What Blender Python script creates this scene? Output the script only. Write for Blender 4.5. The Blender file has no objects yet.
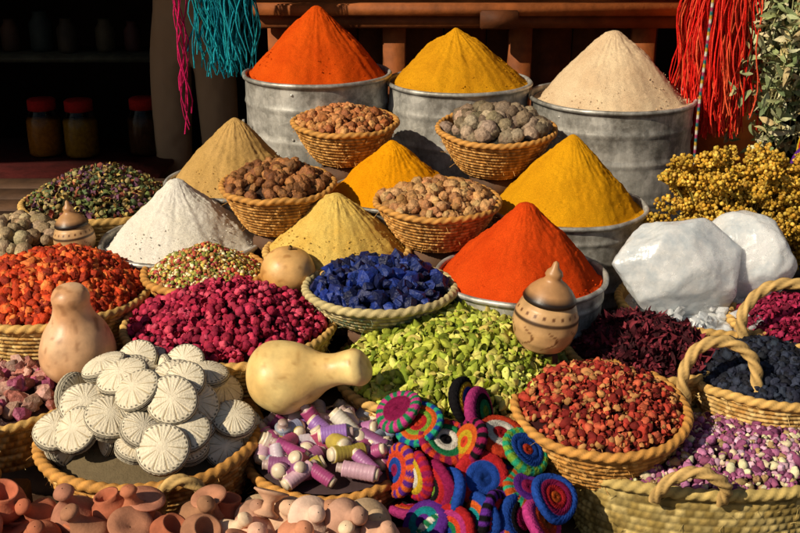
import bpy, bmesh, math, random
import numpy as np
from mathutils import Vector, Matrix, noise
random.seed(7); rng=np.random.default_rng(7)
S=bpy.context.scene
pi=math.pi

# ---------------------------------------------------------------- helpers
def lin(c):
    if isinstance(c,str):
        c=c.lstrip('#'); c=[int(c[i:i+2],16)/255 for i in (0,2,4)]
    return np.array([x/12.92 if x<=.04045 else ((x+.055)/1.055)**2.4 for x in c])

class MB:
    def __init__(s): s.v=[];s.f=[];s.c=[];s.m=[];s.n=0
    def add(s,V,F,col,mi=0):
        V=np.asarray(V,float); col=np.asarray(col,float)
        if col.ndim==1: col=np.tile(col,(len(V),1))
        F=np.asarray(F)+s.n
        s.v.append(V); s.c.append(col); s.f.extend(F.tolist()); s.m.append(np.full(len(F),mi)); s.n+=len(V)
    def build(s,name,mats,smooth=True,loc=(0,0,0),rot=(0,0,0),parent=None):
        me=bpy.data.meshes.new(name)
        V=np.concatenate(s.v); C=np.concatenate(s.c)
        me.from_pydata(V.tolist(),[],s.f)
        a=me.color_attributes.new('Col','FLOAT_COLOR','POINT')
        a.data.foreach_set('color',np.hstack([C,np.ones((len(C),1))]).astype(np.float32).ravel())
        if not isinstance(mats,(list,tuple)): mats=[mats]
        for m in mats: me.materials.append(m)
        me.polygons.foreach_set('material_index',np.concatenate(s.m).astype(np.int32))
        me.polygons.foreach_set('use_smooth',np.full(len(me.polygons),smooth))
        me.update()
        o=bpy.data.objects.new(name,me); S.collection.objects.link(o)
        o.location=loc; o.rotation_euler=rot
        if parent: o.parent=parent
        return o

def gridF(nu,nv,wrapv=False,wrapu=False):
    I=np.arange(nu if wrapu else nu-1)[:,None]; J=np.arange(nv if wrapv else nv-1)[None,:]
    I2=(I+1)%nu; J2=(J+1)%nv
    a=I*nv+J; b=I*nv+J2; c=I2*nv+J2; d=I2*nv+J
    return np.stack([a,b,c,d],-1).reshape(-1,4)

def lathe(prof,segs):
    prof=np.asarray(prof,float); th=np.linspace(0,2*pi,segs,endpoint=False)
    V=np.stack([prof[:,0:1]*np.cos(th),prof[:,0:1]*np.sin(th),np.repeat(prof[:,1:2],segs,1)],-1).reshape(-1,3)
    return V,gridF(len(prof),segs,True)

def tube(path,r,segs=10,tw=0,amp=0,closed=False,strands=2):
    P=np.asarray(path,float); n=len(P)
    if closed: T=np.roll(P,-1,0)-np.roll(P,1,0)
    else: T=np.gradient(P,axis=0)
    T/=np.linalg.norm(T,axis=1)[:,None]+1e-9
    up=np.tile([0,0,1.0],(n,1)); bad=np.abs(T[:,2])>.95
    up[bad]=[1,0,0]
    if bad.any() and not bad.all(): up[:]=[0.13,1,0.2]
    A=np.cross(T,up); A/=np.linalg.norm(A,axis=1)[:,None]+1e-9; B=np.cross(T,A)
    L=np.concatenate([[0],np.cumsum(np.linalg.norm(np.diff(P,axis=0),axis=1))])
    ph=np.linspace(0,2*pi,segs,endpoint=False)
    rr=np.broadcast_to(np.asarray(r,float),(n,))[:,None]*np.ones((1,segs))
    w=np.abs(np.cos((ph[None,:]*strands+L[:,None]*tw)/2))
    rr=rr+amp*(w-.6)
    V=P[:,None,:]+rr[...,None]*(np.cos(ph)[None,:,None]*A[:,None,:]+np.sin(ph)[None,:,None]*B[:,None,:])
    return V.reshape(-1,3),gridF(n,segs,True,closed),w.reshape(-1)

def ico(sub):
    bm=bmesh.new(); bmesh.ops.create_icosphere(bm,subdivisions=sub,radius=1)
    V=np.array([v.co[:] for v in bm.verts]); F=np.array([[v.index for v in f.verts] for f in bm.faces]); bm.free()
    return V,F
def nz(p,s=1.,o=0.): return noise.noise(Vector((p[0]*s+o,p[1]*s-o,p[2]*s+o*.7)))

def box(mb,x0,x1,y0,y1,z0,z1,col,mi=0,bev=.004):
    bm=bmesh.new(); bmesh.ops.create_cube(bm,size=1)
    for v in bm.verts: v.co=Vector(((x0+x1)/2+v.co.x*(x1-x0),(y0+y1)/2+v.co.y*(y1-y0),(z0+z1)/2+v.co.z*(z1-z0)))
    if bev: bmesh.ops.bevel(bm,geom=list(bm.edges),offset=bev,segments=2,affect='EDGES')
    bmesh.ops.triangulate(bm,faces=bm.faces)
    V=[v.co[:] for v in bm.verts]; F=[[v.index for v in f.verts] for f in bm.faces]; bm.free()
    mb.add(V,F,col,mi)

# ---------------------------------------------------------------- materials
def newmat(name):
    m=bpy.data.materials.new(name); m.use_nodes=True; nt=m.node_tree
    return m,nt,nt.nodes['Principled BSDF']
def N(nt,t,**k):
    n=nt.nodes.new(t)
    for a,b in k.items():
        if a in n.inputs.keys(): n.inputs[a].default_value=b
        else: setattr(n,a,b)
    return n
def noise_node(nt,scale,detail=4,rough=.6,vec=None):
    n=N(nt,'ShaderNodeTexNoise'); n.inputs['Scale'].default_value=scale; n.inputs['Detail'].default_value=detail; n.inputs['Roughness'].default_value=rough
    if vec is None:
        tc=N(nt,'ShaderNodeTexCoord'); vec=tc.outputs['Object']
    nt.links.new(vec,n.inputs['Vector']); return n
def mrange(nt,sock,a,b,lo=.3,hi=.7):
    n=N(nt,'ShaderNodeMapRange'); n.inputs['From Min'].default_value=lo; n.inputs['From Max'].default_value=hi
    n.inputs['To Min'].default_value=a; n.inputs['To Max'].default_value=b; nt.links.new(sock,n.inputs['Value']); return n.outputs[0]
def bump(nt,b,sock,strength,dist):
    n=N(nt,'ShaderNodeBump'); n.inputs['Strength'].default_value=strength; n.inputs['Distance'].default_value=dist
    nt.links.new(sock,n.inputs['Height']); nt.links.new(n.outputs[0],b.inputs['Normal'])
def vcmat(name,rough=.8,var=.25,nscale=60,bs=.5,bscale=250,bdist=.002,sss=0,spec=.3,metal=0):
    m,nt,b=newmat(name)
    a=N(nt,'ShaderNodeAttribute',attribute_name='Col')
    n=noise_node(nt,nscale,5)
    h=N(nt,'ShaderNodeHueSaturation'); nt.links.new(a.outputs['Color'],h.inputs['Color'])
    nt.links.new(mrange(nt,n.outputs['Fac'],1-var,1+var),h.inputs['Value'])
    nt.links.new(h.outputs[0],b.inputs['Base Color'])
    n2=noise_node(nt,bscale,4); bump(nt,b,n2.outputs['Fac'],bs,bdist)
    b.inputs['Roughness'].default_value=rough; b.inputs['Specular IOR Level'].default_value=spec; b.inputs['Metallic'].default_value=metal
    return m
def spicemat(name,c1,c2):
    m,nt,b=newmat(name)
    n1=noise_node(nt,9,6,.65); n2=noise_node(nt,380,3,.8)
    mx=N(nt,'ShaderNodeMix',data_type='RGBA')
    mx.inputs[6].default_value=(*lin(c1),1); mx.inputs[7].default_value=(*lin(c2),1)
    nt.links.new(mrange(nt,n1.outputs['Fac'],0,1,.35,.7),mx.inputs[0])
    h=N(nt,'ShaderNodeHueSaturation'); nt.links.new(mx.outputs[2],h.inputs['Color'])
    nt.links.new(mrange(nt,n2.outputs['Fac'],.7,1.25),h.inputs['Value'])
    nt.links.new(h.outputs[0],b.inputs['Base Color'])
    b.inputs['Roughness'].default_value=1; b.inputs['Specular IOR Level'].default_value=.05
    n3=noise_node(nt,95,9,.85); bump(nt,b,n3.outputs['Fac'],.9,.0055)
    return m
M_straw=vcmat('straw_weave',.75,.28,35,.6,300,.0015,spec=.25)
M_dry=vcmat('dried_matter',.8,.3,70,.7,220,.002,spec=.2)
M_nut=vcmat('nut_shell',.65,.45,110,1.0,110,.005,spec=.3)
M_berry=vcmat('dried_berry',.72,.4,110,1.0,160,.003,spec=.25)
M_clay=vcmat('terracotta',.9,.25,30,.5,180,.0015,spec=.15)
M_yarn=vcmat('wool_yarn',1.,.28,140,1.0,420,.003,spec=.05)
M_chunk=vcmat('mineral_chunk',.5,.4,60,1.,90,.005,spec=.4)
M_gourd=vcmat('gourd_skin',.42,.2,22,.3,60,.002,spec=.4)
M_stone=vcmat('chalk_stone',.95,.14,60,.9,240,.002,spec=.1)
M_thread=vcmat('shiny_thread',.4,.15,60,.4,500,.001,spec=.5)
M_wood=vcmat('weathered_wood',.7,.4,14,.5,60,.003,spec=.25)
M_cloth=vcmat('cloth',.95,.15,30,.5,500,.001,spec=.1)
# galvanised
M_tin,nt,b=newmat('galvanised_steel')
tc=N(nt,'ShaderNodeTexCoord')
vo=N(nt,'ShaderNodeTexVoronoi'); vo.inputs['Scale'].default_value=48; nt.links.new(tc.outputs['Object'],vo.inputs['Vector'])
n1=noise_node(nt,6,8,.72)
mp=N(nt,'ShaderNodeMapping'); mp.inputs['Scale'].default_value=(14,14,2.2); nt.links.new(tc.outputs['Object'],mp.inputs['Vector'])
n2=noise_node(nt,1.5,6,.7,mp.outputs[0])
mx=N(nt,'ShaderNodeMix',data_type='RGBA'); mx.inputs[6].default_value=(.2,.185,.155,1); mx.inputs[7].default_value=(.62,.60,.54,1)
nt.links.new(mrange(nt,n1.outputs['Fac'],0,1,.38,.58),mx.inputs[0])
h=N(nt,'ShaderNodeHueSaturation'); nt.links.new(mx.outputs[2],h.inputs['Color'])
ad=N(nt,'ShaderNodeMath',operation='ADD'); sep=N(nt,'ShaderNodeSeparateColor'); nt.links.new(vo.outputs['Color'],sep.inputs[0])
nt.links.new(mrange(nt,sep.outputs[0],-.16,.16,0,1),ad.inputs[0]); nt.links.new(mrange(nt,n2.outputs['Fac'],.6,1.2),ad.inputs[1])
nt.links.new(ad.outputs[0],h.inputs['Value']); nt.links.new(h.outputs[0],b.inputs['Base Color'])
b.inputs['Metallic'].default_value=.45; nt.links.new(mrange(nt,n1.outputs['Fac'],.65,.36),b.inputs['Roughness'])
n4=noise_node(nt,12,4); bump(nt,b,n4.outputs['Fac'],.3,.006)
# crystal
M_alum,nt,b=newmat('alum_crystal')
n1=noise_node(nt,10,8,.78); mx=N(nt,'ShaderNodeMix',data_type='RGBA'); mx.inputs[6].default_value=(.66,.71,.74,1); mx.inputs[7].default_value=(.93,.93,.91,1)
nt.links.new(mrange(nt,n1.outputs['Fac'],0,1,.40,.58),mx.inputs[0]); nt.links.new(mx.outputs[2],b.inputs['Base Color'])
nt.links.new(mrange(nt,n1.outputs['Fac'],.08,.38),b.inputs['Roughness']); b.inputs['Transmission Weight'].default_value=.32; b.inputs['Subsurface Weight'].default_value=.8
b.inputs['Subsurface Radius'].default_value=(.03,.03,.03); b.inputs['Subsurface Scale'].default_value=1.
b.inputs['IOR'].default_value=1.45; b.inputs['Specular IOR Level'].default_value=.7
vo=N(nt,'ShaderNodeTexVoronoi'); vo.inputs['Scale'].default_value=20; tc=N(nt,'ShaderNodeTexCoord'); 
n3=noise_node(nt,30,6,.6); 
am=N(nt,'ShaderNodeVectorMath',operation='ADD'); nt.links.new(tc.outputs['Object'],am.inputs[0]); sc_=N(nt,'ShaderNodeVectorMath',operation='SCALE'); sc_.inputs['Scale'].default_value=.03; nt.links.new(n3.outputs['Color'],sc_.inputs[0]); nt.links.new(sc_.outputs[0],am.inputs[1]); nt.links.new(am.outputs[0],vo.inputs['Vector'])
hs=N(nt,'ShaderNodeMath',operation='ADD'); nt.links.new(vo.outputs['Distance'],hs.inputs[0]); nt.links.new(n3.outputs['Fac'],hs.inputs[1]); bump(nt,b,hs.outputs[0],.45,.008)

# ---------------------------------------------------------------- templates
def t_petal(k=4,curl=.6,asp=1.):
    u=np.linspace(-1,1,k); X,Y=np.meshgrid(u,u,indexing='ij')
    sx=np.sqrt(1-.45*Y**2)*X*asp; sy=np.sqrt(1-.45*X**2)*Y
    a,b_,c=rng.uniform(-curl,curl,3)
    Z=a*X**2+b_*Y**2+c*X*Y+rng.normal(0,.13,X.shape)
    return np.stack([sx,sy,Z],-1).reshape(-1,3),gridF(k,k)
def t_cup(k=5,depth=.9,asp=.8,wr=.08):
    u=np.linspace(-1,1,k); X,Y=np.meshgrid(u,u,indexing='ij')
    sx=np.sqrt(1-.5*Y**2)*X; sy=np.sqrt(1-.5*X**2)*Y; r2=sx**2+sy**2
    a=rng.uniform(.6,1.1)*depth; fold=rng.uniform(0,.6)
    Z=-a*r2+fold*np.abs(sy)+rng.normal(0,wr,X.shape); sh=1-.32*r2
    return np.stack([sx*sh,sy*sh*asp,Z+.4],-1).reshape(-1,3),gridF(k,k)
def t_pod():
    P=[(.01,-1.15),(.25,-.9),(.52,-.5),(.62,0),(.52,.5),(.22,.9),(.01,1.2)]
    V,F=lathe(P,9); V=V.copy(); a=np.arctan2(V[:,1],V[:,0]); V[:,:2]*=(1+.26*np.cos(3*a+rng.uniform(0,6))+rng.normal(0,.07,len(V)))[:,None]
    V[:,1]*=.75; V[:,0]+=rng.uniform(-.35,.35)*V[:,2]**2; return V,F
def t_rose():
    Vs=[];Fs=[];n=0
    for i in range(6):
        V,F=t_cup(4,1.1,1.,.07); M=np.array(Matrix.Rotation(i*1.05+rng.uniform(-.3,.3),3,'Z')@Matrix.Rotation(.75+rng.uniform(-.3,.5),3,'X')); V=(V*np.array([.62,.62,.6])+np.array([0,0,.42]))@M.T
        Vs.append(V);Fs.append(F+n);n+=len(V)
    return np.concatenate(Vs),np.concatenate(Fs)
def t_leaf():
    u=np.linspace(-1,1,6); w=np.array([-1,0,1.]); U,W=np.meshgrid(u,w,indexing='ij')
    wid=.38*np.sqrt(np.clip(1-U**2,0.02,1)); tw=rng.uniform(-1.2,1.2); bd=rng.uniform(-.6,.6)
    Y=W*wid*np.cos(tw*U); Z=W*wid*np.sin(tw*U)+bd*U**2+.25*np.abs(W)*wid
    return np.stack([U,Y,Z],-1).reshape(-1,3),gridF(6,3)
def t_nut(sub=2,amp=.12,sc=(1,1,1),fr=1.6,off=0):
    V,F=ico(sub); o=rng.uniform(0,50); d=np.array([1+amp*nz(p,fr,o)*1.6+amp*.5*nz(p,fr*2.6,o) for p in V])
    return V*d[:,None]*np.array(sc),F
def t_chunk(n=11,flat=.75):
    bm=bmesh.new()
    for i in range(n):
        p=rng.normal(size=3); p/=np.linalg.norm(p); p*=rng.uniform(.75,1.05); bm.verts.new((p[0],p[1]*.85,p[2]*flat))
    r=bmesh.ops.convex_hull(bm,input=bm.verts)
    for v in [v for v in bm.verts if not v.link_faces]: bm.verts.remove(v)
    bmesh.ops.triangulate(bm,faces=bm.faces)
    bm.verts.index_update(); V=np.array([v.co[:] for v in bm.verts]); F=np.array([[v.index for v in f.verts] for f in bm.faces]); bm.free()
    return V,F
def t_bud():
    P=[(0,-1.1),(.2,-.95),(.5,-.7),(.72,-.2),(.7,.3),(.5,.75),(.42,1.0),(.22,.85),(0,.7)]
    V,F=lathe(P,8); a=np.arctan2(V[:,1],V[:,0]); r=1+.16*np.cos(3*a+V[:,2]*2)+rng.normal(0,.06,len(V))
    V=V.copy(); V[:,:2]*=r[:,None]; return V,F
CUR=[t_petal(4,1.1,.7) for _ in range(10)]; LEAF=[t_leaf() for _ in range(8)]
CUP=[t_cup() for _ in range(12)]; ROSE=[t_rose() for _ in range(8)]; POD=[t_pod() for _ in range(8)]
NUT=[t_nut(3,rng.uniform(.12,.24),(1,rng.uniform(.75,.9),rng.uniform(.75,.9)),2.1) for _ in range(9)]; BALL=[t_nut(3,rng.uniform(.1,.17),(1,rng.uniform(.85,1),.93),4.0) for _ in range(9)]
BER=[t_nut(1,.3,(1,.9,.85)) for _ in range(6)]; RAI=[t_nut(2,.55,(1,.85,.7),1.9) for _ in range(8)]; CHK=[t_chunk() for _ in range(8)]; CHK2=[t_chunk(22,.7) for _ in range(8)]; BUD=[t_bud() for _ in range(6)]

def rotm(n):
    q=rng.normal(size=(n,4)); q/=np.linalg.norm(q,axis=1)[:,None]; w,x,y,z=q.T
    return np.stack([1-2*(y*y+z*z),2*(x*y-z*w),2*(x*z+y*w),2*(x*y+z*w),1-2*(x*x+z*z),2*(y*z-x*w),2*(x*z-y*w),2*(y*z+x*w),1-2*(x*x+y*y)],-1).reshape(n,3,3)
def pick(cols,var=.18):
    c=lin(cols[rng.integers(len(cols))]); return np.clip(c*rng.uniform(1-var,1+var)*rng.uniform(.93,1.07,3),0,1)
def scatter(mb,tmpl,pts,size,cols,sv=.3,mi=0,var=.2):
    R=rotm(len(pts))
    for i,p in enumerate(pts):
        V,F=tmpl[rng.integers(len(tmpl))]; s=size*rng.uniform(1-sv,1+sv)
        mb.add((V*s)@R[i].T+p,F,pick(cols,var),mi)
def heap(name,loc,R,h,n,tmpl,size,cols,mat,base,ry=None,p=2.,rot=(0,0,0),sv=.3,smooth=True,lump=.25):
    mb=MB(); ry=ry or R; k=ry/R; o=rng.uniform(0,99)
    def H(x,y):
        r=min(1,math.hypot(x,y/k)/R); return h*(1-r**p)*(1+lump*nz((x,y,0),7/max(R,.1)*.25,o))-.004
    prof=[(R*t,0) for t in np.linspace(0,1.02,16)]
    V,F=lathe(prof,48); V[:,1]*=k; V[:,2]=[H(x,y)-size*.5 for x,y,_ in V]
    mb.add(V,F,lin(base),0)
    pts=[]
    for i in range(n):
        r=R*math.sqrt(rng.uniform())*.98; a=rng.uniform(0,2*pi); x,y=r*math.cos(a),r*math.sin(a)*k
        pts.append((x,y,H(x,y)+rng.uniform(-.4,.7)*size))
    scatter(mb,tmpl,pts,size,cols,sv)
    return mb.build(name,mat,smooth,loc,rot)

STRAW=['#c9a15c','#b98c4a','#d9b878','#a97c3e','#cfa868']
def basket(loc,R,depth,taper=.68,ry=None,rot=(0,0,0),rowh=.011,name='woven_basket',cols=STRAW,stitch=.011,rim=.010,style='coil',floor=.5):
    mb=MB(); k=(ry or R)/R
    rows=max(3,int(depth/rowh)); segs=int(2*pi*R/stitch)*4; nst=segs//4
    sub=4; th=np.linspace(0,2*pi,segs,endpoint=False)
    pal=np.array([lin(c) for c in cols])
    n=rows*sub+1; V=np.zeros((n,segs,3)); C=np.zeros((n,segs,3))
    rc=pal[rng.integers(len(pal),size=(rows+1,nst))]*rng.uniform(.65,1.15,(rows+1,nst,1))
    o=rng.uniform(0,99)
    wob=np.array([1+.014*nz((math.cos(a),math.sin(a),0),1.6,o) for a in th])
    for i in range(n):
        t=i/(n-1); row=min(i//sub,rows-1) ; fr=(i%sub)/sub
        rr=R*(taper+(1-taper)*t**.7)
        ph=(th/(2*pi)*nst+(row%2)*.5+ (fr*.6 if style=='coil' else 0))
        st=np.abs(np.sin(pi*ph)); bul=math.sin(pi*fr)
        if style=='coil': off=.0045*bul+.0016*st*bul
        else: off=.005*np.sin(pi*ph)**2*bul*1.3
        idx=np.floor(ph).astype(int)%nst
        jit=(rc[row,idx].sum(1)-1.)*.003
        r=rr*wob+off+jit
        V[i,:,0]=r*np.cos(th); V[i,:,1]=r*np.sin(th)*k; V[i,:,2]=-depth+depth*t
        C[i]=rc[row,idx]*(.62+.38*min(1,bul*1.4))  # crease shade between the coils painted into the straw colour
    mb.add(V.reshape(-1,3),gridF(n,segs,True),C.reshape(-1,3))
    prof=[(R-.008,0.0),(R*.96*(taper+(1-taper)*.7)-.004,-depth*floor),(0.001,-depth*floor-.003)]
    IV,IF=lathe(prof,64); IV[:,1]*=k; mb.add(IV,IF,pal[1]*.8)
    BV,BF=lathe([(0.001,-depth),(R*taper,-depth)],64); BV[:,1]*=k; mb.add(BV,BF,pal[1]*.7)
    a=np.linspace(0,2*pi,int(2*pi*R/.0035),endpoint=False)
    wb=np.array([1+.014*nz((math.cos(q),math.sin(q),0),1.6,o) for q in a]); zz=np.array([.007*nz((math.cos(q),math.sin(q),0),1.9,o+5) for q in a])
    path=np.stack([(R*wb+.001)*np.cos(a),(R*wb+.001)*np.sin(a)*k,zz+.001],-1)
    TV,TF,w=tube(path,rim,12,260,.0035,True,2)
    mb.add(TV,TF,pal[0]*(.55+.55*w[:,None])*np.array([1.05,1.03,1]))  # rim colour carries painted shade in the grooves of the braid
    for i in range(int(110*R/.2)):
        a0=rng.uniform(0,2*pi); t=rng.uniform(.1,1); r=R*(taper+(1-taper)*t**.7)+.004; z=-depth*(1-t)
        p=np.array([r*math.cos(a0),r*math.sin(a0)*k,z]); d=np.array([math.cos(a0),math.sin(a0),0])*.006+rng.normal(0,.006,3)
        FV,FF,_=tube([p-d*.3,p+d*.6,p+d*1.3+np.array([0,0,-.002])],.0006,3); mb.add(FV,FF,pal[2%len(pal)])
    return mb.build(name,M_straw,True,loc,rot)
def handle(name,pts,r=.011,cols=None):
    P=[Vector(p) for p in pts]; out=[]
    n=len(P)
    for i in range(n-1):
        p0=P[max(i-1,0)];p1=P[i];p2=P[i+1];p3=P[min(i+2,n-1)]
        for t in np.linspace(0,1,26,endpoint=False):
            out.append(.5*((2*p1)+(p2-p0)*t+(2*p0-5*p1+4*p2-p3)*t*t+(3*p1-p0-3*p2+p3)*t**3))
    out.append(P[-1]); mb=MB(); V,F,w=tube([v[:] for v in out],r,14,170,.006,False,3)
    mb.add(V,F,lin('#c4a062')*(.45+.6*w[:,None])); return mb.build(name,M_straw)  # shade between the rope strands is put into the vertex colour

def tin(loc,R,depth,name='galvanised_tub'):
    mb=MB(); P=[(0.001,-depth),(R*.95,-depth),(R*.955,-depth+.006)]
    zs=np.linspace(-depth+.006,-.012,50)
    for z in zs:
        t=(z+depth)/depth; r=R*(.955+.035*t)
        for zb in (.22,.55,.8):
            d=(t-zb)*depth; r+=.004*math.exp(-(d/.006)**2)
        P.append((r,z))
    for a in np.linspace(-pi/2,pi*1.1,9): P.append((R+.002+.007*math.cos(a),-.002+.007*math.sin(a)))
    P+= [(R*.975,-.02),(R*.95,-depth*.5),(0.001,-depth*.5)]
    V,F=lathe(P,96); V=V.copy(); o=rng.uniform(0,50)
    d=np.array([.007*nz(p,5,o)+.0035*nz(p,13,o) for p in V]); V[:,:2]*=(1+d/R)[:,None]
    mb.add(V,F,(.5,.5,.5))
    a0=-pi/2+rng.uniform(-.9,.9)
    for j in range(6):
        z=-depth+.03+(depth-.06)*j/5; IV,IF=ico(1); r=R*(.955+.035*(z+depth)/depth)+.001
        mb.add(IV*.005+np.array([r*math.cos(a0),r*math.sin(a0),z]),IF,(.4,.4,.4))
    for s in (0,pi):
        c=np.array([math.cos(s+.2)*(R+.006),math.sin(s+.2)*(R+.006),-depth*.35]); tt=np.linspace(0,pi,16)
        tang=np.array([-math.sin(s+.2),math.cos(s+.2),0])
        pth=[c+tang*.04*math.cos(q)+np.array([0,0,-.035*math.sin(q)]) for q in tt]
        TV,TF,_=tube(pth,.004,8); mb.add(TV,TF,(.4,.4,.4))
    return mb.build(name,M_tin,True,loc,(0,0,rng.uniform(-.3,.3)))
def cone(name,loc,R,Rin,h,mat,pw=1.0):
    mb=MB(); P=[]; e=rng.uniform(.035,.06)
    for t in np.linspace(0,1,80):
        z=h*(1-(math.sqrt(t*t+e*e)-e)/(math.sqrt(1+e*e)-e)); z+=h*.05*math.sin(pi*t)*pw
        P.append((max(R*t,.0001),z))
    for t in np.linspace(1.02,Rin/R,5): P.append((R*t,-.003*(t-1)/(max(Rin/R-1,.01))))
    V,F=lathe(P,200); o=rng.uniform(0,90); lean=rng.normal(0,.007,2)
    for i,p in enumerate(V):
        r=math.hypot(p[0],p[1]); w=min(1,r/(.12*R)); a=math.atan2(p[1],p[0])
        d=.011*nz(p,10,o)+.0036*nz(p,34,o)+.0022*nz(p,100,o)+.0012*nz(p,200,o)
        rid=.0036*noise.noise(Vector((math.cos(a)*7,math.sin(a)*7,o+p[2]*2)))*min(1,r/(.3*R))
        V[i,2]+=(d+rid)*w; V[i,:2]*=1+.05*nz((math.cos(a),math.sin(a),0),1.7,o); V[i,:2]+=lean*(p[2]/h)
    mb.add(V,F,(1,1,1))
    pts=[]
    for i in range(260):
        t=rng.uniform(.45,1.05)**.6; a=rng.uniform(0,2*pi); pts.append((R*t*math.cos(a),R*t*math.sin(a),max(0,h*(1-t)+h*.05*math.sin(pi*t))+.0005))
    scatter(mb,BER[:3],pts,.0019,['#ffffff'],.5)
    return mb.build(name,mat,True,loc)

# ---------------------------------------------------------------- setting
g=MB(); n=40
gx=np.linspace(-60,60,n)
X,Y=np.meshgrid(gx,gx,indexing='ij'); g.add(np.stack([X,Y,0*X],-1).reshape(-1,3),gridF(n,n),lin('#9a7f66'))
M_ground=vcmat('dusty_paving',.95,.2,3,.5,30,.01,spec=.1)
g.build('ground',M_ground)
DW=lin('#4a3322')
mb=MB()
for (y0,y1,z) in ((1.35,2.2,.25),(2.2,2.72,.42),(2.72,3.15,.46),(3.15,3.80,.55)):
    nb=5
    for i in range(nb):
        a=y0+(y1-y0)*i/nb; box(mb,-1.5,1.5,a+.002,a+(y1-y0)/nb-.002,z-.025,z,DW*rng.uniform(.7,1.2))
    box(mb,-1.49,1.49,y0+.004,y0+.024,.0,z-.026,DW*.8)
mb.build('display_stand',M_wood)
mb=MB(); box(mb,-1.2,.02,1.40,1.83,.26,.405,DW*.9); mb.build('wooden_tray',M_wood)
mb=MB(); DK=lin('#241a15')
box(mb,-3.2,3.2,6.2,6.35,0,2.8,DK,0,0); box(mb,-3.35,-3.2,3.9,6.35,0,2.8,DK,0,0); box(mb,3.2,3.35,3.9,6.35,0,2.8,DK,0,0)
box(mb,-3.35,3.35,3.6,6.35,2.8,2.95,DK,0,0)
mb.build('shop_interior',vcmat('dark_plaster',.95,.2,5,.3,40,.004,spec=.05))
mb=MB()
nx,ny=90,30; xs=np.linspace(-5,3.6,nx); ys=np.linspace(2.85,5.2,ny); X,Y=np.meshgrid(xs,ys,indexing='ij')
Z=2.44+(Y-2.85)*.25+.02*np.sin(X*5)+.012*np.sin(X*13+Y*4)
col=np.where((np.floor(X/.2)%2==0)[...,None],lin('#7a2b22'),lin('#b9a583')).reshape(-1,3)
mb.add(np.stack([X,Y,Z],-1).reshape(-1,3),gridF(nx,ny),col); mb.build('added_shade_awning',M_cloth)  # out-of-view awning, added to keep the sun off the shop interior
mb=MB(); t=np.linspace(-1.75,1.75,30)
V,F,_=tube([(x,3.6,1.5) for x in t],.018,12); mb.add(V,F,DW)
for x in (-1.75,1.75):
    box(mb,x-.03,x+.03,3.57,3.63,0,2.65,DW)
mb.build('hanging_rail',M_wood)
mb=MB(); box(mb,1.0,1.22,3.68,3.95,0,2.8,lin('#d8742e'),0,.01); box(mb,.985,1.235,3.66,3.97,0,.25,lin('#8a4522'),0,.01)
mb.build('painted_pillar',vcmat('ochre_paint',.8,.35,10,.5,60,.004))
mb=MB(); RW=lin('#84481f')
box(mb,-.5,.97,3.82,4.4,1.11,1.15,RW); box(mb,-.48,.95,3.85,3.88,1.065,1.108,RW*.55)
box(mb,.27,.40,3.79,3.82,1.07,1.13,RW*.35)
for x in (-.42,-.02,.42,.85): box(mb,x-.04,x+.04,3.90,3.97,0,1.10,RW*rng.uniform(.8,1.2))
for i in range(9):
    x=-.46+i*.155; box(mb,x,x+.15,4.05,4.08,.1,1.09,RW*rng.uniform(.3,.7))
mb.build('wooden_table',M_wood)
mb=MB(); box(mb,-2.3,-1.0,3.95,4.9,.0,.405,lin('#2b1e18')); box(mb,-2.32,-.95,3.9,4.92,.407,.43,lin('#4a1815')); mb.build('shop_counter',M_wood)
mb=MB()
for z in (.72,1.12):
    box(mb,-2.4,-.9,5.2,5.5,z,z+.03,lin('#3a3a2c'))
for x in (-2.4,-.93): box(mb,x,x+.03,5.2,5.5,0,1.7,lin('#3a3a2c'))
for i in range(9):
    V,F=lathe([(.001,0),(.045,0),(.05,.02),(.05,.12),(.03,.15),(.03,.17),(.001,.17)],20); mb.add(V*rng.uniform(.8,1.1)+np.array([-2.3+i*.15+rng.uniform(-.03,.03),5.32+rng.uniform(-.04,.04),.752]),F,pick(['#2c1410','#2b2418','#1a2420','#30200f']))
mb.build('shop_shelf',M_wood)

def jar(x,y,z,cc):
    e=bpy.data.objects.new('storage_jar',None); S.collection.objects.link(e); e.location=(x,y,z)
    m,nt,b=newmat('jar_glass'); b.inputs['Base Color'].default_value=(.5,.5,.42,1); b.inputs['Roughness'].default_value=.1; b.inputs['Transmission Weight'].default_value=1.; b.inputs['IOR'].default_value=1.2
    a=MB(); V,F=lathe([(.001,0),(.06,0),(.07,.012),(.07,.15),(.052,.19),(.052,.2)],40); a.add(V,F,(1,1,1)); a.build('glass_body',m,parent=e)
    a=MB(); V,F=lathe([(.001,.006),(.058,.006),(.066,.02),(.066,.15),(.001,.155)],32); a.add(V,F,lin(cc)); a.build('contents',M_dry,parent=e)
    a=MB(); V,F=lathe([(.054,.195),(.058,.195),(.058,.235),(.052,.24),(.001,.24)],40); a.add(V,F,lin('#7a1814')); a.build('lid',M_yarn,parent=e)
for x,y,c in ((-1.5,4.6,'#a86a1c'),(-1.34,4.58,'#98701a'),(-1.08,4.62,'#4a2c14')): jar(x,y,.432,c)

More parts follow.
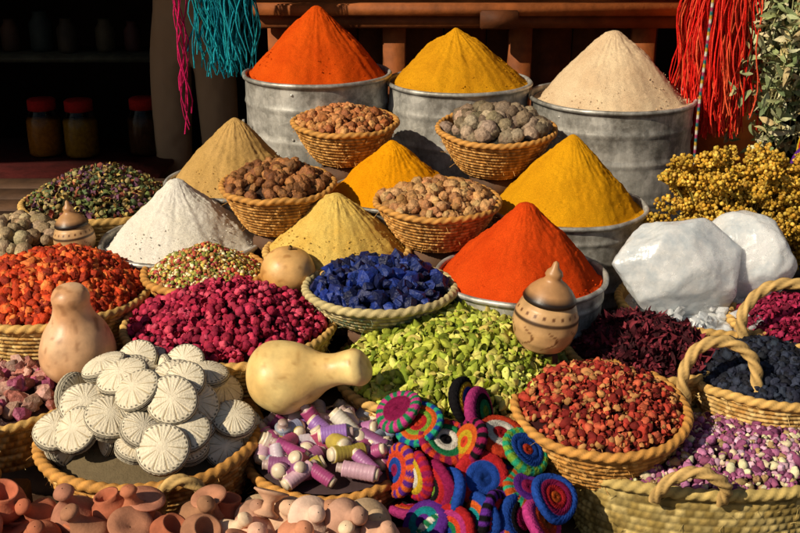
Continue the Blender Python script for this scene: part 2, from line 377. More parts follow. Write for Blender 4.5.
# ---------------------------------------------------------------- person in the shade
def person(x,y):
    e=bpy.data.objects.new('standing_man',None); S.collection.objects.link(e); e.location=(x,y,0)
    J={'pel':((0,0,.94),.15),'wa':((0,0,1.08),.135),'ch':((0,.0,1.3),.165),'nk':((0,0,1.47),.06),'hd':((0,-.01,1.56),.065)}
    E=[('pel','wa'),('wa','ch'),('ch','nk'),('nk','hd')]
    for s,n in ((-1,'l'),(1,'r')):
        J.update({n+'hip':((s*.09,0,.87),.1),n+'kn':((s*.10,-.015,.49),.085),n+'an':((s*.10,.02,.1),.075),n+'to':((s*.125,-.14,.04),.042),
          n+'sh':((s*.2,0,1.41),.062),n+'el':((s*.26,.02,1.16),.045),n+'wr':((s*.1,-.24,1.2),.03),n+'pm':((s*.05,-.3,1.22),.028)})
        E+=[('pel',n+'hip'),(n+'hip',n+'kn'),(n+'kn',n+'an'),(n+'an',n+'to'),('ch',n+'sh'),(n+'sh',n+'el'),(n+'el',n+'wr'),(n+'wr',n+'pm')]
        for i in range(5):
            dz=.03-.016*i; L=(.035,.07,.078,.072,.055)[i]; yy=-.3-(L*.55 if i else .0)
            J[n+'f%d'%i]=((s*.05-s*.01,yy-.012,1.22+dz+(.03 if i==0 else 0)),.009); J[n+'g%d'%i]=((s*.05-s*.03,yy-L*.35-.012,1.215+dz+(.045 if i==0 else 0)),.008)
            E+=[(n+'pm',n+'f%d'%i),(n+'f%d'%i,n+'g%d'%i)]
    keys=list(J); me=bpy.data.meshes.new('body'); me.from_pydata([J[k][0] for k in keys],[(keys.index(a),keys.index(b)) for a,b in E],[])
    o=bpy.data.objects.new('body',me); S.collection.objects.link(o); o.parent=e
    sk=o.modifiers.new('skin','SKIN'); sk.use_smooth_shade=True
    for i,k in enumerate(keys):
        r=J[k][1]; me.skin_vertices[0].data[i].radius=(r,r); me.skin_vertices[0].data[i].use_root=(k=='pel')
    ss=o.modifiers.new('sub','SUBSURF'); ss.levels=2; ss.render_levels=2
    m,nt,b=newmat('man_clothes'); tc=N(nt,'ShaderNodeTexCoord'); sp=N(nt,'ShaderNodeSeparateXYZ'); nt.links.new(tc.outputs['Object'],sp.inputs[0])
    cr=N(nt,'ShaderNodeValToRGB'); mr=mrange(nt,sp.outputs[2],0,1,0,2); nt.links.new(mr,cr.inputs[0]); cr.color_ramp.interpolation='CONSTANT'
    el=cr.color_ramp.elements; el[0].position=0; el[0].color=(.03,.02,.015,1); el[1].position=.05; el[1].color=(.26,.17,.09,1)
    q=el.new(.56); q.color=(.08,.09,.12,1); q=el.new(.732); q.color=(.3,.17,.1,1)
    nt.links.new(cr.outputs[0],b.inputs['Base Color']); b.inputs['Roughness'].default_value=.9
    n3=noise_node(nt,6,2); bump(nt,b,n3.outputs['Fac'],.6,.06); me.materials.append(m)
    h=MB(); V,F=ico(4); V=V.copy(); W=V*np.array([.075,.095,.115])
    W[:,1]-=.03*np.exp(-((V[:,0]/.16)**2+((V[:,2]+.08)/.22)**2))*(V[:,1]<0)
    for sx in(-1,1):
        W[:,1]+=.012*np.exp(-(((V[:,0]-sx*.38)/.15)**2+((V[:,2]-.1)/.1)**2))*(V[:,1]<0); W[:,0]+=sx*.018*np.exp(-(((V[:,1])/.14)**2+((V[:,2]+.02)/.25)**2))*(V[:,0]*sx>.8)
    C=np.tile(lin('#8a5a3c'),(len(V),1)); C[(V[:,2]>.45)|((V[:,1]>.2)&(V[:,2]>-.35))]=lin('#15100c'); C[(abs(V[:,2]+.42)<.05)&(abs(V[:,0])<.35)&(V[:,1]<0)]=lin('#6a2f28')
    for sx in(-1,1): C[(abs(V[:,0]-sx*.38)<.1)&(abs(V[:,2]-.1)<.05)&(V[:,1]<0)]=lin('#1a1210')
    h.add(W+np.array([0,-.015,1.65]),F,C); h.build('head',M_cloth,parent=e)
person(-.86,4.62)

# ---------------------------------------------------------------- tubs with spice cones
SP={}
def sp(k,c1,c2): SP[k]=spicemat(k,c1,c2)
sp('chilli','#da5410','#c6440a'); sp('gold','#d89818','#c28414'); sp('ginger','#e2c8a2','#d0b08a'); sp('cumin','#c8a060','#b69050')
sp('turmeric','#eb9c0c','#dc8c08'); sp('curry','#dc9c14','#cc8c10'); sp('paprika','#dc4c14','#c83c0c'); sp('flour','#efe8da','#e4dbc6'); sp('mustard','#e6c468','#d6aa4c')
for nm,loc,R,dep,Rc,h,key in (
  ('paprika_powder_cone',(-.266,3.56,.966),.232,.41,.215,.215,'chilli'),
  ('curry_powder_cone',(.187,3.53,.945),.226,.39,.212,.175,'gold'),
  ('ginger_powder_cone',(.665,3.44,.915),.256,.365,.225,.205,'ginger'),
  ('cumin_powder_cone',(-.477,3.14,.726),.20,.26,.188,.19,'cumin'),
  ('turmeric_powder_cone',(-.014,2.99,.735),.185,.27,.172,.155,'turmeric'),
  ('turmeric_powder_cone',(.462,2.96,.706),.218,.245,.195,.205,'curry'),
  ('chilli_powder_cone',(.298,2.57,.645),.206,.22,.19,.195,'paprika'),
  ('white_flour_cone',(-.589,2.85,.642),.215,.18,.195,.172,'flour')):
    tin(loc,R,dep); cone(nm,(loc[0],loc[1],loc[2]-.006),Rc,R*.965,h,SP[key])
basket((-.164,2.74,.645),.185,.18,.75); cone('mustard_powder_cone',(-.164,2.74,.65),.18,.183,.15,SP['mustard'])

def crate(x,y,z0,z1,r):
    mb=MB()
    k=max(1,int((z1-z0)/.07)); hh=(z1-z0)/k
    for i in range(k):
        box(mb,x-r,x+r,y-r,y-r+.012,z0+i*hh+.004,z0+(i+1)*hh-.004,DW*1.3); box(mb,x-r,x+r,y+r-.012,y+r,z0+i*hh+.004,z0+(i+1)*hh-.004,DW*1.3)
        box(mb,x-r,x-r+.012,y-r+.013,y+r-.013,z0+i*hh+.004,z0+(i+1)*hh-.004,DW*1.1); box(mb,x+r-.012,x+r,y-r+.013,y+r-.013,z0+i*hh+.004,z0+(i+1)*hh-.004,DW*1.1)
    box(mb,x-r+.014,x+r-.014,y-r+.014,y+r-.014,z1-.02,z1-.002,DW)
    mb.build('wooden_crate',M_wood)
GB=['#c08a44','#b07a38','#cf9c56','#9c6a2e']
def bowl(loc,R,d,**k): return basket(loc,R,d,.52,rowh=.010,stitch=.009,rim=.008,cols=GB,**k)
bowl((-.16,3.19,.888),.15,.115,rot=(.06,0,0)); heap('hazelnuts',(-.16,3.19,.885),.142,.035,270,NUT,.0138,['#a8693a','#8f5228','#b97c48','#c08850'],M_nut,'#4a2c18')
bowl((.276,3.13,.882),.166,.125,rot=(.08,0,0)); heap('dried_galls',(.276,3.13,.878),.15,.05,125,BALL,.0225,['#94806a','#7c6a54','#a08c72','#6c5c48'],M_nut,'#2e2a20',sv=.22)
bowl((-.324,2.85,.795),.148,.12,rot=(.05,0,0)); heap('nutmegs',(-.324,2.85,.793),.138,.045,210,NUT,.0168,['#8a5a32','#6f4522','#9f6a3a','#7b4e2a'],M_nut,'#2c1a0e')
bowl((.097,2.785,.771),.159,.115,rot=(.06,0,0)); heap('almond_nuts',(.097,2.785,.768),.15,.04,230,NUT,.0158,['#b08252','#9a6c3e','#c09460','#a8784a'],M_nut,'#4a2f1a')
crate(-.16,3.19,.55,.772,.07); crate(.276,3.13,.46,.756,.07); crate(-.324,2.85,.46,.674,.065); crate(.097,2.785,.46,.655,.065)
basket((-.048,2.476,.645),.176,.075,.55,name='shallow_bowl',cols=['#b8a878','#a89868','#7d8a6a','#c8b888'],rowh=.012)
heap('indigo_chunks',(-.048,2.476,.648),.160,.045,260,CHK+CHK2+CHK2,.021,['#12245f','#0c1848','#182f78','#0a1238'],M_chunk,'#0a1030',smooth=False,sv=.45)
crate(-.048,2.476,.42,.57,.075)
basket((-.491,2.627,.629),.15,.10,.6,cols=GB); heap('mixed_herb_blend',(-.491,2.627,.632),.142,.07,2800,CUP+BER,.0062,['#b8543c','#9a9a48','#d8b85a','#b8884c','#e6d8a8','#8a9040','#a84848'],M_dry,'#6a5a24',p=1.3)
crate(-.491,2.627,.42,.528,.07)
basket((-.86,2.56,.60),.23,.18,.7); heap('dried_red_berries',(-.86,2.56,.605),.22,.085,1500,RAI,.0135,['#cc4418','#dc5a24','#ac3410','#e07838','#942c10'],M_berry,'#5a1606',sv=.4)
basket((-.405,2.43,.572),.245,.15,.75); heap('dried_rose_petals',(-.405,2.43,.577),.234,.08,1300,ROSE,.0158,['#a42440','#b8324e','#841a34','#c84a60','#942038'],M_dry,'#300612',sv=.4)
basket((.12,2.34,.50),.27,.11,.8); heap('dried_green_leaves',(.125,2.34,.505),.265,.135,3300,CUP+POD,.0148,['#a4ac3c','#b8bc50','#8c942c','#ccc866','#748024','#b0a450'],M_dry,'#3c480c',p=1.7,sv=.4)
basket((.569,2.377,.527),.175,.11,.75); heap('dried_hibiscus',(.569,2.377,.53),.167,.065,1500,CUR+CUP,.012,['#5a1a24','#42121a','#742832','#341016'],M_dry,'#1c050a')
basket((.423,2.10,.52),.18,.12,.7,rot=(.10,0,0),cols=GB); heap('dried_red_rosebuds',(.423,2.10,.523),.172,.055,1300,CUP+BUD+ROSE,.0105,['#8a2a20','#a83a2a','#b8583a','#6c1c16','#b07a48'],M_dry,'#2e0a08',rot=(.10,0,0),sv=.4)
basket((.66,2.07,.43),.31,.2,.85,ry=.175,style='plait',name='woven_tote_basket',cols=['#b8a060','#a88e50','#c8b070','#988044'],rowh=.017,stitch=.02,rim=.012)
heap('dried_pink_rosebuds',(.66,2.07,.43),.30,.045,2300,BUD+ROSE,.0098,['#8a4a6a','#a8688c','#c8a0b0','#703858','#cfc09c','#9c8058'],M_dry,'#3a1a2a',ry=.165,sv=.4)
basket((.83,2.28,.515),.175,.1,.8); heap('dried_black_olives',(.83,2.28,.52),.168,.05,1000,RAI,.0115,['#1c2030','#14161f','#2a3040'],M_berry,'#08080c')
basket((.965,2.49,.55),.16,.13,.8); heap('dried_magenta_petals',(.965,2.49,.555),.15,.05,900,CUP,.012,['#8c1c3c','#a82c50','#6a142c'],M_dry,'#30060f')
basket((.765,2.60,.56),.21,.14,.75)
mb=MB(); scatter(mb,CHK,[(rng.uniform(-.16,.16),rng.uniform(-.16,.16),rng.uniform(-.02,.01)) for _ in range(160)],.018,['#d8d0c0','#c8bca0']); V,F=lathe([(.001,-.01),(.2,-.02)],40); mb.add(V,F,lin('#8a7c60')); mb.build('alum_fragments',M_alum,False,(.765,2.6,.56))
def crystal(loc,sc,rot,seed):
    V,F=ico(6)
    rs=np.random.default_rng(seed); pl=rs.normal(size=(34,3)); pl/=np.linalg.norm(pl,axis=1)[:,None]; dd=rs.uniform(.80,.98,34)
    D=V@pl.T; K=np.where(D>.25,dd/np.maximum(D,.25),9); K=np.concatenate([K,np.ones((len(V),1))*1.02],1)
    k=-np.log(np.exp(-K*75).sum(1))/75
    W=V*k[:,None]
    nn=np.array([1+nz(p,2.4,seed)*.04+nz(p,6.5,seed+3)*.016+nz(p,16,seed)*.006 for p in V])
    mb=MB(); mb.add(W*nn[:,None]*np.array(sc),F,(1,1,1)); mb.build('alum_crystal',M_alum,True,loc,rot)
crystal((.69,2.58,.658),(.175,.08,.13),(-.25,.12,.1),3); crystal((.865,2.66,.65),(.135,.08,.122),(-.2,-.3,-.3),8)
basket((-.89,3.16,.655),.22,.1,.7); heap('mixed_dried_herbs',(-.89,3.16,.66),.21,.085,1800,LEAF+CUP,.0125,['#6a7440','#8a4a38','#8a7443','#b89c58','#6a4456','#5c6844','#9a8a5c'],M_dry,'#2a2812')
basket((-1.07,2.9,.61),.17,.15,.75); heap('dried_limes',(-1.07,2.9,.615),.16,.05,140,BALL,.021,['#9a8464','#857052','#b09874'],M_nut,'#3a3222')
basket((-.90,2.24,.475),.17,.12,.8,style='plait',rowh=.016,stitch=.018)
heap('pink_mineral_lumps',(-.90,2.24,.48),.16,.045,150,CHK2,.022,['#a8685a','#8c5048','#b88878','#a04a68','#9a7a68'],M_chunk,'#3a201c',smooth=False)

# pumice discs basket
basket((-.525,2.085,.468),.228,.17,.72,cols=GB+['#d0a868'],rim=.012)
def pumice(mb,M):
    SG=110
    P=[(.0001,.0165)]+[(.044*t,.0165-.0085*t**2.2) for t in np.linspace(.08,.93,15)]
    P+= [(.0428,.0080),(.0436,.0066),(.0452,.0060),(.0442,.0046),(.0458,.0034),(.0446,.0022),(.0460,.0010),(.0450,0)]
    P=P+[(r,-z) for r,z in P[::-1][1:]]
    V,F=lathe(P,SG); V=V.copy(); a=np.arctan2(V[:,1],V[:,0]); r=np.hypot(V[:,0],V[:,1])
    top=np.abs(V[:,2])>.0081
    w=np.clip((r-.006)/.025,0,1)*top; rid=np.abs(np.sin(a*15))
    V[:,2]-=np.sign(V[:,2])*w*.0019*(1-rid)**2
    V[:,2]*=rng.uniform(.9,1.3)
    C=np.tile(lin('#e6d9bd'),(len(V),1))*rng.uniform(.82,1.0)
    ri=np.arange(len(V))//SG; m=np.minimum(ri,len(P)-1-ri)
    dark=(m==17)|(m==19)|(m==21)|((m==22)); C[dark]=lin('#1a1712')
    C[(m==15)&(np.sin(a*30)>.1)]=lin('#2a251e')
    g=(m>3)&(m<15)&(rid<.2); C[g]=lin('#a8946f')
    V[:,:2]*=(1+.02*rid*(r>.042))[:,None]
    o=rng.uniform(0,50); V*=(1+.05*np.array([nz(p,22,o) for p in V]))[:,None]
    mb.add(V@M[:3,:3].T+M[:3,3],F,C)
mb=MB(); V,F=lathe([(r*.21,.06*(1-r*r)-.03) for r in np.linspace(.001,1,10)],40); mb.add(V,F,lin('#6a5c44'))
pts=[]
def fill(lo,hi,cnt,dist,rmax):
    tries=0; c=0
    while c<cnt and tries<9000:
        tries+=1; r=rmax*math.sqrt(rng.uniform()); a=rng.uniform(0,2*pi); x,y=r*math.cos(a),r*math.sin(a)
        p=np.array([x,y,.09*(1-(r/.23)**2)+rng.uniform(lo,hi)])
        if all(np.linalg.norm((p-q)*np.array([1,1,2.2]))>dist for q in pts): pts.append(p); c+=1
fill(-.03,-.01,18,.066,.19); fill(.012,.03,24,.062,.19); fill(.03,.062,9,.058,.13)
for i,p in enumerate(pts):
    edge=rng.uniform()<.22
    if edge: out=Vector((rng.choice([-1,1])*1.,-.5,.25))
    else: out=Vector((p[0]*2.0+rng.normal(0,.28),p[1]*1.0-.42+rng.normal(0,.25),.85))
    q=out.normalized().to_track_quat('Z','Y').to_matrix(); M=np.eye(4); M[:3,:3]=np.array(q)@np.array(Matrix.Rotation(rng.uniform(0,6),3,'Z'))*rng.uniform(.9,1.22); M[:3,3]=p; pumice(mb,M)
mb.build('pumice_foot_scrubbers',M_stone,True,(-.525,2.085,.468))

# thread spools basket
basket((-.148,2.065,.42),.168,.13,.75,cols=GB)
mb=MB(); V,F=lathe([(.001,.015),(.155,.0)],40); mb.add(V,F,lin('#4a3a3a'))
for i in range(96):
    r=.145*math.sqrt(rng.uniform()); a=rng.uniform(0,2*pi); R_=.0155*rng.uniform(.85,1.2); L=.028*rng.uniform(.85,1.25)
    rings=[(.0001,-L-.007),(R_*.75,-L-.007),(R_*.8,-L-.002),(R_*.8,-L)]+[(R_*(1+.03*math.sin(j*2.4)),-L+2*L*j/22) for j in range(23)]+[(R_*.6,L+.001),(R_*.55,L+.010),(R_*.6,L+.013),(.0001,L+.013)]
    V,F=lathe(rings,20); C=np.tile(pick(['#98608c','#8a5078','#b06088','#c8b8bc','#8a5f9c','#b890a0','#d0c4b0','#b09a40','#a84868','#848ea0','#9c4070']),(len(V),1))
    C[:80]=lin('#d4c2a4'); C[-80:]=lin('#a89088')
    d=Vector((rng.normal(),rng.normal()*.7,rng.normal()*.35)).normalized(); q=np.array(d.to_track_quat('Z','Y').to_matrix())
    mb.add(V@q.T+np.array([r*math.cos(a),r*math.sin(a),rng.uniform(-.005,.05)*(1-(r/.165)**2)+.022]),F,C)
mb.build('thread_spools',M_thread,True,(-.148,2.065,.425))

# ---------------------------------------------------------------- gourds
def gourd(name,loc,rot,prof,cols,bend=0,seed=0,stem=True):
    pr=np.array(prof,float); tt=np.linspace(0,1,60)
    P=[]
    for x in tt:
        i=min(int(x*(len(pr)-1)),len(pr)-2); f=x*(len(pr)-1)-i; p0=pr[max(i-1,0)];p1=pr[i];p2=pr[i+1];p3=pr[min(i+2,len(pr)-1)]
        P.append(.5*((2*p1)+(p2-p0)*f+(2*p0-5*p1+4*p2-p3)*f*f+(3*p1-p0-3*p2+p3)*f**3))
    P=np.array(P); P[:,0]=np.maximum(P[:,0],.0002); V,F=lathe(P,80); V=V.copy()
    V[:,0]+=bend*(V[:,2]-P[0,1])**2
    C=[]
    c1,c2,c3=lin(cols[0]),lin(cols[1]),lin(cols[2])
    for p in V:
        k=min(1,max(0,.5+1.3*nz(p,16,seed))); k2=max(0,nz(p,60,seed+9)-.26)*2; C.append(c1*(1-k)+c2*k if k2<=0 else (c1*(1-k)+c2*k)*(1-min(k2,.6))+c3*min(k2,.6))
    V*= (1+.04*np.array([nz(p,14,seed+3) for p in V]))[:,None]
    mb=MB(); mb.add(V,F,np.array(C))
    if stem:
        top=V[-40]; TV,TF,_=tube([top+np.array([0,0,-.004]),top+np.array([.002,0,.004]),top+np.array([.004,0,.009])],[.005,.0045,.005],8); mb.add(TV,TF,lin('#6a5230'))
    return mb.build(name,M_gourd,True,loc,rot)
gourd('bottle_gourd',(-.722,2.27,.578),(.05,-.06,0),[(0,-.078),(.05,-.068),(.08,-.03),(.083,.005),(.07,.045),(.048,.078),(.040,.105),(.041,.128),(.028,.148),(.0,.154)],['#d8b088','#c49266','#8a5c38'],.2,2,False)
gourd('bottle_gourd',(-.245,2.14,.575),(.15,1.22,-.05),[(0,-.075),(.05,-.066),(.077,-.03),(.079,.005),(.064,.05),(.042,.085),(.034,.115),(.038,.145),(.040,.165),(.028,.180),(.0,.185)],['#e4c884','#d8b470','#a87c40'],.4,5,False)
gourd('small_round_gourd',(-.275,2.56,.655),(0.1,.1,0),[(0,-.058),(.04,-.05),(.064,-.02),(.066,.01),(.05,.042),(.022,.058),(0,.06)],['#d8a868','#c8924c','#a06a30'],0,7)
def gourdbox(loc,s,rot=(0,0,0)):
    e=bpy.data.objects.new('carved_gourd_box',None); S.collection.objects.link(e); e.location=loc; e.scale=(s,)*3; e.rotation_euler=rot
    a=MB()
    P=[]; pr=[(.001,-.07),(.03,-.07),(.052,-.058),(.066,-.036),(.073,-.008),(.071,.018),(.062,.04),(.052,.051)]
    for i in range(len(pr)-1):
        for f in np.linspace(0,1,6,endpoint=False): P.append((pr[i][0]*(1-f)+pr[i+1][0]*f,pr[i][1]*(1-f)+pr[i+1][1]*f))
    P.append((.052,.051)); V,F=lathe(P,120); an=np.arctan2(V[:,1],V[:,0]); z=V[:,2]
    C=np.tile(lin('#bc9464'),(len(V),1))*np.array([1+.5*nz(p,30,3) for p in V])[:,None]; C[(np.abs(z-.016)<.003)]=lin('#4a3420')
    C[(z<.004)&(z>-.05)&(np.abs(np.sin(an*4+np.sin(z*80)*1.2))<.14)]=lin('#7a5230'); C[(np.abs(z-.030)<.004)&(np.sin(an*20)>.2)]=lin('#6a4424'); a.add(V,F,C); a.build('bowl',M_gourd,parent=e)
    a=MB(); V,F=lathe([(.058,.050),(.060,.054),(.057,.060),(.048,.074),(.034,.088),(.022,.096),(.017,.104),(.020,.110),(.017,.118),(.009,.126),(.006,.138),(.001,.142)],64); C=np.tile(lin('#a87c50'),(len(V),1)); C[(V[:,2]<.061)]=lin('#20130a'); a.add(V,F,C); a.build('lid',M_gourd,parent=e)
gourdbox((.322,2.27,.648),1.,(0.05,.12,0)); gourdbox((-.865,2.80,.66),.75,(0,-.1,0))
crate(.322,2.285,.42,.575,.03)

# ---------------------------------------------------------------- crochet discs
PAL=['#b8282c','#c85a24','#24784a','#24489a','#c8a428','#b83a7c','#5c2a84','#1c8488','#d8d0c0','#1c1a1c','#7aa038','#8c1f4c','#cc4428','#2a9a70']
def crochet(mb,loc,nrm,R,nr=4):
    P=[]; ring=[]
    th=.013
    for side in (1,-1):
        pts=[]
        for i in range(nr*7+1):
            t=i/(nr*7); f=(i%7)/7; pts.append((max(.0002,R*t),(th*(1-t**3.5*.6)+.0022*math.sin(pi*f)),min(nr-1,i//7)))
        if side==-1: pts=[(R*1.02,0,nr-1)]+[(r,-z,k) for r,z,k in pts[::-1]]
        for r,z,k in pts: P.append((r,z)); ring.append(k)
    segs=84; V,F=lathe(P,segs); V=V.copy(); ring=np.repeat(np.array(ring),segs); a=np.arctan2(V[:,1],V[:,0])
    cs=[lin(PAL[rng.integers(len(PAL))])*rng.uniform(.7,.95) for _ in range(nr)]
    C=np.array([cs[k] for k in ring]); alt=lin(PAL[rng.integers(len(PAL))])
    if rng.uniform()<.45: m=(ring==nr-1)&(np.sin(a*14)>0); C[m]=alt
    rr=np.hypot(V[:,0],V[:,1])
    V[:,2]+=np.sign(V[:,2])*.0013*np.sin(a*26+rr*900); V[:,:2]*=(1+.03*np.abs(np.sin(a*13))*(ring==nr-1))[:,None]
    C*= (1+.12*np.sin(a*26+rr*900))[:,None]
    V[:,2]+=.3*(V[:,0]**2)/R*rng.uniform(-1,1)+.2*V[:,1]*V[:,0]/R*rng.uniform(-1,1)
    q=np.array(Vector(nrm).normalized().to_track_quat('Z','Y').to_matrix()); mb.add(V@q.T+np.array(loc),F,C)
mb=MB()
CD=[
(.0,2.06,.53,(-.5,-.3,.85),.05),(.04,2.03,.515,(-.3,-.5,.85),.05),(.13,2.06,.555,(.95,-.35,.25),.048),(.165,2.05,.535,(.9,-.4,.35),.05),
(.09,2.0,.49,(.2,-.4,.9),.052),(.14,1.98,.50,(-.85,-.3,.5),.05),(.20,2.00,.505,(.3,-.3,.95),.05),(.25,1.98,.48,(.5,-.4,.8),.05),
(.0,1.96,.45,(-.9,-.4,.3),.05),(.035,1.93,.455,(-.92,-.4,.15),.05),(.07,1.91,.445,(-.92,-.4,.12),.052),(.105,1.90,.435,(-.95,-.3,.15),.05),
(.16,1.92,.455,(.2,-.8,.6),.05),(.20,1.93,.44,(.1,-.4,.9),.052),(.25,1.92,.43,(.3,-.4,.85),.05),(.30,1.91,.415,(.5,-.5,.7),.048),
(.15,1.86,.40,(-.8,-.5,.2),.05),(.185,1.86,.40,(.8,-.5,.2),.05),(.23,1.87,.395,(.8,-.4,.4),.05),(.275,1.87,.385,(.7,-.3,.6),.048),(.05,1.86,.39,(-.5,-.4,.8),.05),
(.10,1.84,.385,(-.6,-.6,.4),.05)]
for c in CD: crochet(mb,c[:3],c[3],c[4]*rng.uniform(.95,1.12),int(rng.integers(3,6)))
for i in range(30):
    crochet(mb,(rng.uniform(.02,.30),rng.uniform(1.82,2.02),rng.uniform(.27,.39)),rng.normal(size=3)+np.array([0,0,.8]),.045)
mb.build('crocheted_discs',M_yarn)
mb=MB()
for i,(x,y,z) in enumerate(((1.21,3.18,.83),(1.235,3.16,.79),(1.20,3.15,.77))): crochet(mb,(x,y,z),(-.9+i*.1,-.4,.3),.065,5)
mb.build('crocheted_cap',M_yarn)
mb=MB(); V,F,_=tube([(.86+.006*math.sin(q*6),3.14,1.5-.78*q) for q in np.linspace(0,1,140)],.0042,8,0,0); C=np.array([lin(['#c8c0b0','#9a3a5a','#2a6a6a','#b89030'][int(i//8/2)%4]) for i in range(len(V))]); mb.add(V,F,C); mb.build('striped_cord',M_yarn)

# ---------------------------------------------------------------- clay pots front
PF=[[(.001,0),(.034,0),(.036,.006),(.03,.014),(.016,.03),(.010,.042),(.012,.05),(.016,.056),(.012,.063),(.001,.065)],
    [(.001,0),(.02,0),(.03,.012),(.036,.028),(.032,.04),(.022,.048),(.024,.056),(.020,.056),(.018,.046),(.001,.03)],
    [(.001,0),(.022,0),(.024,.004),(.012,.012),(.010,.026),(.026,.04),(.034,.044),(.033,.047),(.018,.046),(.001,.040)],
    [(.001,0),(.038,0),(.041,.004),(.039,.010),(.028,.016),(.016,.019),(.012,.028),(.016,.036),(.013,.043),(.001,.045)]]
def clay(mb,p,k,s,nrm,c):
    V,F=lathe(PF[k],40); q=np.array(Vector(nrm).normalized().to_track_quat('Z','Y').to_matrix()); mb.add((V*s)@q.T+np.array(p),F,c)
for nm,x0,x1,cols,ks in (('terracotta_pots',-.98,-.36,['#b06a4c','#a05c44','#bc8060','#a87458'],[0,1,0,2]),('clay_tagine_lids',-.36,.0,['#cfa888','#c09478','#bc8060','#d4b89c'],[3,2,3,0])):
    mb=MB(); x=x0
    while x<x1:
        for r_,(yy,zz) in enumerate(((1.60,.406),(1.67,.406),(1.74,.406),(1.80,.406),(1.64,.44),(1.71,.445),(1.775,.45),(1.745,.47))):
            if r_==7 and rng.uniform()<.5: continue
            clay(mb,(x+rng.uniform(-.02,.02)+(r_%2)*.035,yy+rng.uniform(-.012,.012),zz+rng.uniform(0,.012)),ks[rng.integers(4)],rng.uniform(.95,1.25),(rng.normal(0,.5),rng.normal(-.25,.4),1),pick(cols,.15))
        x+=.074
    if nm[0]=='t':
        for i in range(16):
            clay(mb,(-1.02+.04*(i%6)+rng.uniform(-.01,.01),1.84+.045*(i//6),.415+.02*(i//6)+.01*(i%2)),ks[i%4],1.2,(rng.normal(0,.5),rng.normal(-.2,.4),1),pick(cols,.12))
    mb.build(nm,M_clay)
mb=MB(); box(mb,-1.2,-.76,1.835,2.0,.26,.41,DW*.9); mb.build('wooden_block',M_wood)

handle('basket_handle',[(.62,2.16,.50),(.61,2.17,.56),(.64,2.18,.62),(.70,2.18,.635),(.755,2.17,.60),(.77,2.16,.53),(.765,2.15,.47)],.012)
handle('basket_handle',[(.80,2.36,.55),(.79,2.37,.62),(.84,2.38,.68),(.92,2.38,.69),(.99,2.37,.65),(1.02,2.36,.58)],.012)
handle('basket_handle',[(.50,1.90,.42),(.52,1.87,.48),(.57,1.86,.505),(.625,1.86,.475),(.63,1.89,.42)],.011)
handle('basket_handle',[(-.96,2.04,.42),(-.93,2.03,.50),(-.88,2.02,.52),(-.835,2.0,.48),(-.83,1.99,.40)],.011)
handle('basket_handle',[(-.46,1.845,.40),(-.45,1.83,.48),(-.41,1.83,.505),(-.37,1.84,.47),(-.355,1.86,.39)],.011)

# ---------------------------------------------------------------- hanging yarn
def yarn(name,cx,cy,zt,zb,wx,wy,n,cols,r=.0022):
    mb=MB()
    for i in range(n):
        x=cx+rng.normal(0,wx); y=cy+rng.normal(0,wy); L=zb+rng.uniform(-.02,.22)*(zt-zb)*1.0; k=16; ph=rng.uniform(0,6); am=rng.uniform(.002,.018)
        P=[(cx+(x-cx)*(.45+.55*min(1,(j/(k-1))*1.8))+am*math.sin(ph+j*.9),y+am*math.cos(ph+j*.7),zt+(L-zt)*j/(k-1)) for j in range(k)]
        V,F,_=tube(P,r*rng.uniform(.7,1.2),5); mb.add(V,F,pick(cols,.2))
    return mb.build(name,M_yarn)
yarn('red_yarn_hank',.975,3.42,1.5,.80,.05,.028,620,['#e02a20','#e84030','#c42018','#e8603c'])
yarn('turquoise_yarn_hank',-.565,3.62,1.5,.95,.04,.02,230,['#1c8a98','#249ca8','#14707f'])
yarn('pink_yarn_cord',-.70,3.6,1.5,.75,.004,.004,8,['#c02058'])
mb=MB()
for i in range(70):
    x=1.2+rng.normal(0,.075); y=3.4+rng.normal(0,.05); zb=rng.uniform(.72,1.15); ph=rng.uniform(0,6)
    P=[(1.2+(x-1.2)*(.3+.9*j/11)+.01*math.sin(ph+j*.6),y,1.5+(zb-1.5)*j/11) for j in range(12)]
    V,F,_=tube(P,.002,5); mb.add(V,F,lin('#9a9868'))
    for j in range(2,12):
        for q in range(5):
            p=np.array(P[j])+rng.normal(0,.014,3); LV,LF=LEAF[rng.integers(8)]; mb.add((LV*rng.uniform(.016,.038)*np.array([1,.7,1]))@rotm(1)[0].T+p,LF,pick(['#8a9464','#aaaa80','#6c7850','#c4bc94','#b0a070']))
mb.build('hanging_herb_bunch',M_dry)
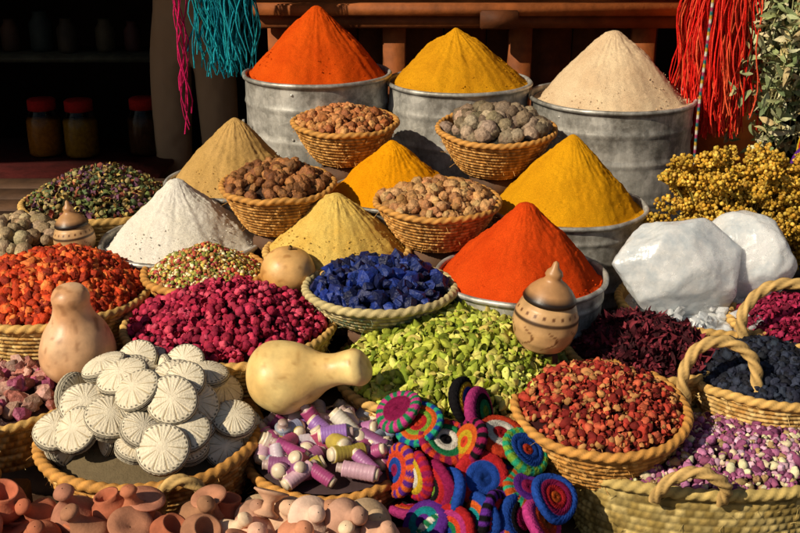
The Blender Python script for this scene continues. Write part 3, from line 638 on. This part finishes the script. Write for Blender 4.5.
# dried yellow flowers: clusters of tiny florets, spilling down beside the alum
mb=MB(); SB,SF=ico(1)
for i in range(260):
    v=rng.normal(size=3); v/=np.linalg.norm(v); rr=rng.uniform(.35,1)
    c=np.array([.925+v[0]*.26*rr,2.88+v[1]*.15*rr,.70+v[2]*.20*rr])
    TV,TF,_=tube([(.93+v[0]*.03,2.92,.47),tuple((c+np.array([.93,2.92,.5]))/2+rng.normal(0,.01,3)),tuple(c)],.0018,5); mb.add(TV,TF,lin('#9a8a42'))
    br=rng.uniform(.75,1.15); cr=rng.uniform(.02,.04)
    for j in range(70):
        w=rng.normal(size=3); w/=np.linalg.norm(w); mb.add(SB*rng.uniform(.0035,.0068)+c+w*cr*rng.uniform(.5,1)*np.array([1.15,1,.75]),SF,pick(['#c89c34','#bc902c','#d4b04c','#a07c28'])*br)
mb.build('dried_yellow_flowers',M_dry)
basket((.93,2.92,.52),.10,.07,.8)

# ---------------------------------------------------------------- light & camera
el,az=math.radians(36),math.radians(234)
src=Vector((math.sin(az)*math.cos(el),math.cos(az)*math.cos(el),math.sin(el)))
L=bpy.data.lights.new('sun','SUN'); L.energy=5.0; L.angle=math.radians(.5); L.color=(1,.88,.69)
lo=bpy.data.objects.new('sun',L); S.collection.objects.link(lo); lo.rotation_euler=(-src).to_track_quat('-Z','Y').to_euler(); lo.location=src*10
w=bpy.data.worlds.new('World'); S.world=w; w.use_nodes=True; nt=w.node_tree; bg=nt.nodes['Background']; bg.inputs[1].default_value=.055
sk=nt.nodes.new('ShaderNodeTexSky'); sk.sky_type='NISHITA'; sk.sun_disc=False; sk.sun_elevation=el; sk.sun_rotation=az
nt.links.new(sk.outputs[0],bg.inputs[0])
S.view_settings.view_transform='Standard'; S.view_settings.look='None'; S.view_settings.exposure=0
cd=bpy.data.cameras.new('camera'); cd.lens=50; cd.sensor_width=36; cd.clip_end=500
co=bpy.data.objects.new('camera',cd); S.collection.objects.link(co); co.location=(0,0,1.6); co.rotation_euler=(math.radians(70),0,0); S.camera=co
